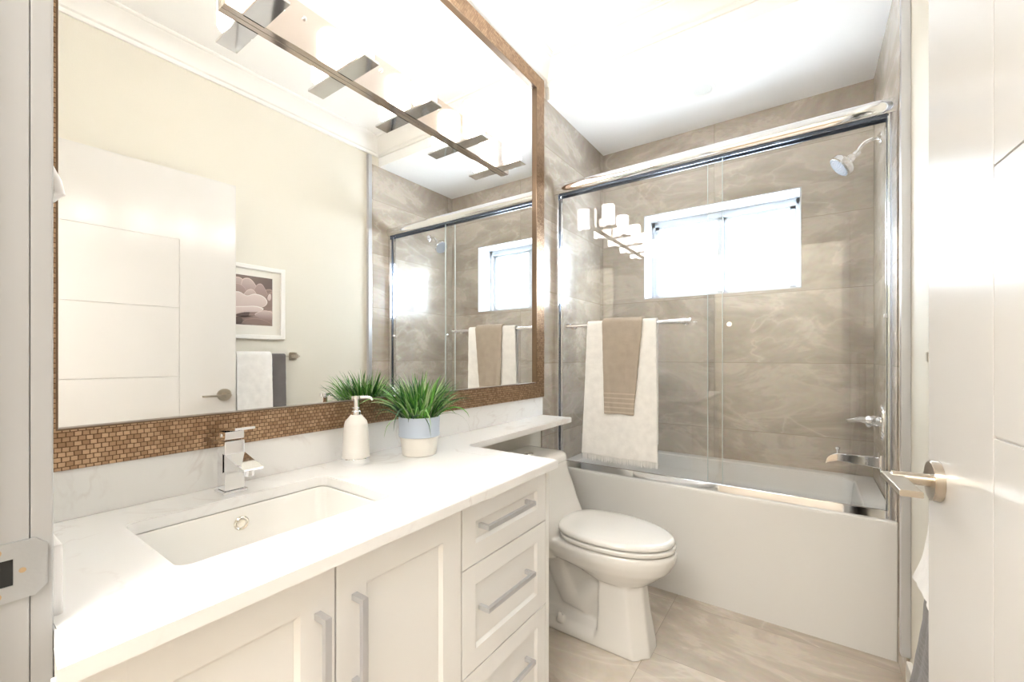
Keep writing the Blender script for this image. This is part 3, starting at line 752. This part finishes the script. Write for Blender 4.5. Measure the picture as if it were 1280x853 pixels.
# pedestal
def ped(xb, xf, hw, z, ch=0.045):
    return [Vector((xb, TY-hw, z)), Vector((xf-ch*1.3, TY-hw, z)), Vector((xf-0.008, TY-hw+ch*1.25, z)), Vector((xf-0.008, TY+hw-ch*1.25, z)), Vector((xf-ch*1.3, TY+hw, z)), Vector((xb, TY+hw, z))]
g.loft([ped(0.52, 0.738, 0.107, 0.0), ped(0.525, 0.735, 0.105, 0.03), ped(0.53, 0.715, 0.092, 0.16), ped(0.53, 0.700, 0.088, 0.30), ped(0.53, 0.70, 0.088, 0.34)])
# plinth along the floor
g.loft([ped(0.13, 0.70, 0.107, 0.0), ped(0.13, 0.70, 0.105, 0.030), ped(0.13, 0.69, 0.090, 0.058), ped(0.13, 0.68, 0.055, 0.075)])
# thin core and trapway
g.box(0.13, 0.60, TY-0.050, TY+0.050, 0.04, 0.36, 0.01)
g.tube([(0.56, TY, 0.30), (0.50, TY, 0.20), (0.44, TY, 0.13), (0.38, TY, 0.14), (0.34, TY, 0.21), (0.30, TY, 0.29), (0.25, TY, 0.31), (0.21, TY, 0.26), (0.18, TY, 0.15), (0.17, TY, 0.05)], [0.060, 0.068, 0.072, 0.072, 0.070, 0.070, 0.070, 0.070, 0.072, 0.075], n=24)
g.cyl((0.36, TY-0.098, 0.045), (0.36, TY-0.098, 0.085), 0.016, 0.011, n=16)
g.cyl((0.36, TY+0.098, 0.045), (0.36, TY+0.098, 0.085), 0.016, 0.011, n=16)
# tank, one piece with the bowl
def tk(xf, hw, z, ch=0.05):
    return [Vector((x, y, z)) for x, y in ([(0.03, TY-hw+0.01), (0.04, TY-hw)] + [(xf-ch+ch*math.sin(a), TY-hw+ch-ch*math.cos(a)) for a in [PI/2*k/6 for k in range(7)]] +
            [(xf-ch+ch*math.cos(a), TY+hw-ch+ch*math.sin(a)) for a in [PI/2*k/6 for k in range(7)]] + [(0.04, TY+hw), (0.03, TY+hw-0.01)])]
g.loft([tk(0.36, 0.150, 0.32), tk(0.375, 0.168, 0.395), tk(0.355, 0.178, 0.44), tk(0.322, 0.186, 0.50), tk(0.298, 0.192, 0.56), tk(0.278, 0.190, 0.62, 0.06), tk(0.265, 0.192, 0.672, 0.06)])
tb = g.make('toilet_body', M['ceramic'], to, angle=60)
rm = tb.modifiers.new('cast', 'REMESH'); rm.mode = 'VOXEL'; rm.voxel_size = 0.006; rm.use_smooth_shade = True
sm = tb.modifiers.new('soft', 'SMOOTH'); sm.iterations = 8; sm.factor = 0.5
g = G(); g.loft([tk(0.258, 0.187, 0.6735, 0.06), tk(0.265, 0.193, 0.676, 0.06), tk(0.264, 0.192, 0.695, 0.06), tk(0.258, 0.187, 0.706, 0.06), tk(0.246, 0.176, 0.712, 0.06), tk(0.22, 0.15, 0.714, 0.06)])
g.make('tank_lid', M['ceramic'], to, angle=50)
G().lathe([(0, 0.006), (0.018, 0.006), (0.021, 0.004), (0.022, 0.0)], (0.14, TY, 0.714), n=32).make('flush_button', M['chrome'], to)
E_ = dict(nf=2.05, nb=2.6, xc=0.545)
st = G().loft([egg(0.345, 0.806, 0.166, 0.419, **E_), egg(0.340, 0.814, 0.172, 0.423, **E_), egg(0.340, 0.815, 0.173, 0.434, **E_), egg(0.343, 0.811, 0.169, 0.439, **E_)]).make('toilet_seat', M['ceramic'], to, angle=60)
g = G().loft([egg(0.335, 0.802, 0.162, 0.441, **E_), egg(0.330, 0.808, 0.168, 0.444, **E_), egg(0.330, 0.809, 0.169, 0.452, **E_), egg(0.333, 0.804, 0.165, 0.460, **E_), egg(0.342, 0.790, 0.153, 0.4655, **E_), egg(0.37, 0.74, 0.115, 0.469, **E_), egg(0.45, 0.64, 0.05, 0.470, **E_)])
g.make('toilet_lid', M['ceramic'], to, angle=60)
for s in (-1, 1): G().cyl((0.345, TY+s*0.105, 0.436), (0.345, TY+s*0.055, 0.436), 0.013, n=20, bev=0.002).make('hinge', M['plastic'], to)

# ------------------------------------------------------------------ right wall: picture, towel bar, towels
pc = thing('framed_picture', 'square white frame holding a sepia flower photograph on the cream wall', 'picture', (XR, 1.16, 1.286))
PY0, PY1, PZ0, PZ1 = 0.94, 1.38, 1.286, 1.728
g = G(); w = 0.026; x0 = XR-0.026
r2 = lambda e, x: [Vector((x, PY0+e, PZ0+e)), Vector((x, PY1-e, PZ0+e)), Vector((x, PY1-e, PZ1-e)), Vector((x, PY0+e, PZ1-e))]
g.loft([r2(0, XR), r2(0, x0+0.003), r2(0.003, x0), r2(w-0.004, x0+0.001), r2(w, x0+0.005), r2(w, XR-0.006)], cap=False)
g.make('picture_frame', M['trim'], pc)
G().box(XR-0.010, XR-0.004, PY0+w-0.004, PY1-w+0.004, PZ0+w-0.004, PZ1-w+0.004).make('mat_board', M['mat_board'], pc, smooth=False)
# the print: flat printed flower, petals as printed shapes
AY0, AY1, AZ0, AZ1 = 1.015, 1.308, 1.369, 1.662
def print_mat():
    m, nt, p = nodes('printed petals')
    vc_ = nt.nodes.new('ShaderNodeVertexColor'); vc_.layer_name = 'ink'
    nt.links.new(vc_.outputs[0], p.inputs['Base Color']); p.inputs['Roughness'].default_value = 0.5
    return m
bm = bmesh.new(); lay = bm.loops.layers.float_color.new('ink'); lvl = [0]
def petal(pts, c0, c1, rim=True):
    """pts: outline in unit square (u to the mirror's right, v up); colour runs from c0 low to c1 high"""
    if rim:
        cx_, cy_ = sum(q[0] for q in pts)/len(pts), sum(q[1] for q in pts)/len(pts)
        petal([(cx_+(q[0]-cx_)*1.05, cy_+(q[1]-cy_)*1.07+0.006) for q in pts], c1, tuple(min(0.8, v*1.35) for v in c1), False)
    lvl[0] += 1; x = XR-0.0102-lvl[0]*0.00004
    n = len(pts); sm_ = []
    for i in range(n):      # smooth the outline
        p0_, p1_, p2_, p3_ = [Vector(pts[(i+k-1) % n]) for k in range(4)]
        for t in (0, .25, .5, .75):
            sm_.append(0.5*((2*p1_)+(-p0_+p2_)*t+(2*p0_-5*p1_+4*p2_-p3_)*t*t+(-p0_+3*p1_-3*p2_+p3_)*t**3))
    sm_ = [Vector((min(1, max(0, q.x)), min(1, max(0, q.y)))) for q in sm_]
    cen = sum(sm_, Vector((0, 0)))/len(sm_)
    vs = [bm.verts.new((x, AY0+q.x*(AY1-AY0), AZ0+q.y*(AZ1-AZ0))) for q in sm_]; cv = bm.verts.new((x, AY0+cen.x*(AY1-AY0), AZ0+cen.y*(AZ1-AZ0)))
    lo, hi = min(q.y for q in sm_), max(q.y for q in sm_)
    col = lambda y: tuple(c0[j]+(c1[j]-c0[j])*(y-lo)/(hi-lo+1e-6) for j in range(3))+(1,)
    for i in range(len(vs)):
        try: f = bm.faces.new((vs[i], vs[(i+1) % len(vs)], cv))
        except ValueError: continue
        for l in f.loops: l[lay] = col((l.vert.co.z-AZ0)/(AZ1-AZ0))
D1, D2, D3 = (0.07, 0.05, 0.045), (0.16, 0.115, 0.10), (0.26, 0.19, 0.16)
P1, P2, P3, P4 = (0.40, 0.30, 0.265), (0.55, 0.44, 0.40), (0.68, 0.57, 0.53), (0.30, 0.21, 0.185)
def quad(pts, cs):
    x = XR-0.0102; vs = [bm.verts.new((x, AY0+a*(AY1-AY0), AZ0+b*(AZ1-AZ0))) for a, b in pts]
    f = bm.faces.new(vs)
    for l, c in zip(f.loops, cs): l[lay] = (*c, 1)
quad([(0, 0), (1, 0), (1, 1), (0, 1)], [D2, D1, D2, D3])
petal([(0.55, .05), (1, .02), (1, .6), (.95, .75), (.7, .6)], P4, D3)
petal([(.02, .95), (.15, .98), (.22, .8), (.10, .7), (.0, .8)], D3, P2)
petal([(.12, .70), (.10, .86), (.30, .93), (.42, .90), (.5, .78), (.45, .62), (.25, .6)], P4, P2)
petal([(.42, .62), (.42, .88), (.55, .93), (.66, .82), (.70, .66), (.6, .58)], P4, P2)
petal([(.62, .58), (.68, .80), (.78, .85), (.86, .74), (.90, .62), (.8, .5)], P4, P1)
petal([(.20, .52), (.24, .76), (.36, .80), (.47, .72), (.48, .58)], P4, P1)
petal([(.44, .54), (.50, .68), (.60, .72), (.68, .64), (.68, .54)], P1, P2)
petal([(.80, .40), (.86, .60), (.97, .70), (1, .66), (1, .42)], D3, P4)
petal([(.16, .46), (.20, .60), (.36, .64), (.50, .58), (.64, .63), (.80, .60), (.88, .50), (.82, .40), (.62, .34), (.36, .34), (.22, .38)], P2, P3)
petal([(.0, .44), (.12, .40), (.25, .34), (.18, .30), (.0, .34)], P4, P1)
petal([(.0, .12), (.10, .22), (.26, .33), (.46, .36), (.66, .38), (.80, .34), (.72, .28), (.50, .26), (.30, .20), (.10, .10), (.0, .04)], P1, P3)
petal([(.30, .16), (.44, .14), (.62, .17), (.76, .22), (.90, .30), (1, .30), (1, .20), (.86, .14), (.60, .10), (.40, .10)], P4, P1)
petal([(.42, .02), (.50, .10), (.70, .13), (.90, .08), (.96, .0), (.70, .0)], D3, P4)
petal([(.66, .22), (.80, .30), (.94, .30), (1, .26), (1, .15), (.86, .12), (.74, .16)], P4, P2)
petal([(.90, .56), (.92, .64), (.96, .66), (.97, .58), (.94, .53)], P2, P3)
petal([(.10, .02), (.22, .12), (.38, .14), (.42, .06), (.34, .0)], D1, D2)
me = bpy.data.meshes.new('flower_print'); bm.to_mesh(me); bm.free()
me.transform(Matrix.Translation(-Vector((XR, 1.16, 1.286)))); me.materials.append(print_mat())
o = bpy.data.objects.new('flower_print', me); COL.objects.link(o); o.parent = pc

BXR, BZR = 1.487, 1.182
tb2 = thing('wall_towel_bar', 'brushed nickel towel bar with square mounts below the framed picture', 'towel bar', (XR, 1.155, BZR))
G().box(BXR-0.008, BXR+0.008, 0.86, 1.462, BZR-0.005, BZR+0.005, 0.001).make('bar', M['nickel'], tb2)
for y in (0.875, 1.438):
    G().box(BXR-0.012, XR, y-0.012, y+0.012, BZR-0.012, BZR+0.012, 0.002).make('post', M['nickel'], tb2)
    G().box(XR-0.012, XR, y-0.024, y+0.024, BZR-0.024, BZR+0.024, 0.002).make('mount_plate', M['nickel'], tb2)
gt = towel('grey_towel', 'Y', BXR, BZR, 1.13, 1.366, 1.13, 1.374, 0.385, 0.56, 0.0125, 0.010, M['towel_grey'], 2.2, amp=0.003, bulge=0.036, bp=4)
tag(gt, 'dark grey towel with ribbed band hanging on the right wall behind the open door', 'towel')
wt = towel('white_towel', 'Y', BXR, BZR, 1.082, 1.278, 1.082, 1.285, 0.690, 0.84, 0.024, 0.010, M['towel_white'], 5.2, amp=0.003, bulge=0.030, bp=7)
tag(wt, 'white towel folded over the grey one below the framed picture', 'towel')

# ------------------------------------------------------------------ the open door
dr = struct(thing('door_1', 'white grooved bathroom door standing open along the right wall', 'door', (1.480, 0.108, 0)))
del dr['category']
dr.rotation_euler = (0, 0, math.atan2(0.066, 0.955))
DL, DZ0, DZ1 = 0.955, 0.012, 2.135
def dpart(g, name, m, parent=dr):
    bm = g.bm
    for f in bm.faces: f.smooth = True
    for e in bm.edges:
        if len(e.link_faces) == 2 and e.calc_face_angle(0) > 0.6: e.smooth = False
    me = bpy.data.meshes.new(name); bm.to_mesh(me); bm.free(); me.materials.append(m)
    o = bpy.data.objects.new(name, me); COL.objects.link(o); o.parent = parent; wn(o); return o
g = G(); g.box(0.003, 0.032, 0, DL, DZ0, DZ1)
zs = [DZ0, 0.38, 0.73, 1.08, 1.43, 1.78, DZ1]; yv = 0.700
for side in ((0.0, 0.006), (0.029, 0.035)):
    g.box(side[0], side[1], yv+0.0, DL, DZ0, DZ1, 0.001)
    for a, b in zip(zs, zs[1:]):
        e0 = 0.0 if a == DZ0 else 0.0015; e1 = 0.0 if b == DZ1 else 0.0015
        yy = yv+0.001 if (a, b) in ((DZ0, 0.38), (1.78, DZ1)) else yv-0.0018
        g.box(side[0], side[1], 0, yy, a+e0, b-e1, 0.001)
dpart(g, 'door_panel', M['door'])
hy, hz = 0.897, 0.972
g = G(); g.cyl((0, hy, hz), (-0.013, hy, hz), 0.0335, n=48, bev=0.0015); g.cyl((-0.012, hy, hz), (-0.062, hy, hz), 0.0105, n=28)
g.prism([(-0.074, hy+0.016), (-0.046, hy+0.016), (-0.046, hy-0.112), (-0.074, hy-0.112)], hz-0.005, hz+0.005, bev=0.001)
g2 = G(); g2.cyl((0.035, hy, hz), (0.048, hy, hz), 0.0335, n=40, bev=0.0015)
h = dpart(g, 'door_handle', M['nickel'])
dpart(g2, 'door_handle', M['nickel'])
g = G()
for z in (0.25, 1.07, 1.90): g.cyl((-0.006, -0.006, z-0.045), (-0.006, -0.006, z+0.045), 0.007, n=16)
dpart(g, 'door_hinge', M['nickel'])

# ------------------------------------------------------------------ strike plate on the jamb, plate and hook beside it
g = G(); a = [(0.038, 0.905), (0.088, 0.905), (0.098, 0.915), (0.098, 0.962), (0.088, 0.972), (0.038, 0.972)]
mtx = Matrix(((0, 0, 1, 0), (1, 0, 0, 0), (0, 1, 0, 0), (0, 0, 0, 1)))
hole2 = [(0.048, 0.923), (0.071, 0.923), (0.071, 0.953), (0.048, 0.953)]
g.prism(a, OX0, OX0+0.0025, [hole2], bev=0.0004, mtx=mtx)
sp_ = g.make('strike_plate', M['steel'], jamb, smooth=False)
G().box(OX0-0.004, OX0+0.0008, 0.046, 0.073, 0.921, 0.955).make('latch_hole', M['black'], sp_)
g = G()
for z in (0.914, 0.963): g.cyl((OX0+0.002, 0.058, z), (OX0+0.0038, 0.058, z), 0.0045, n=16)
g.cyl((OX0+0.0005, 0.078, 0.938), (OX0+0.0032, 0.078, 0.938), 0.003, n=12)
g.make('screw', M['brass'], sp_)
g = G(); g.box(0.385, 0.452, YD, YD+0.017, 0.829, 0.944, 0.003)
ol = g.make('outlet_plate', M['plastic'])
tag(ol, 'white plastic outlet cover seen edge-on past the door jamb above the countertop', 'outlet')
hk = thing('wall_hook', 'small white curved hook peeking past the door jamb beside the mirror', 'hook', (0.40, YD, 1.40))
G().box(0.385, 0.415, YD, YD+0.006, 1.385, 1.455, 0.002).make('back_plate', M['plastic'], hk)
G().tube([(0.40, YD+0.003, 1.450), (0.402, YD+0.010, 1.440), (0.404, YD+0.017, 1.420), (0.404, YD+0.020, 1.405), (0.402, YD+0.012, 1.395), (0.40, YD+0.004, 1.392)], [0.004, 0.005, 0.006, 0.006, 0.005, 0.004], n=12).make('hook_arm', M['plastic'], hk)
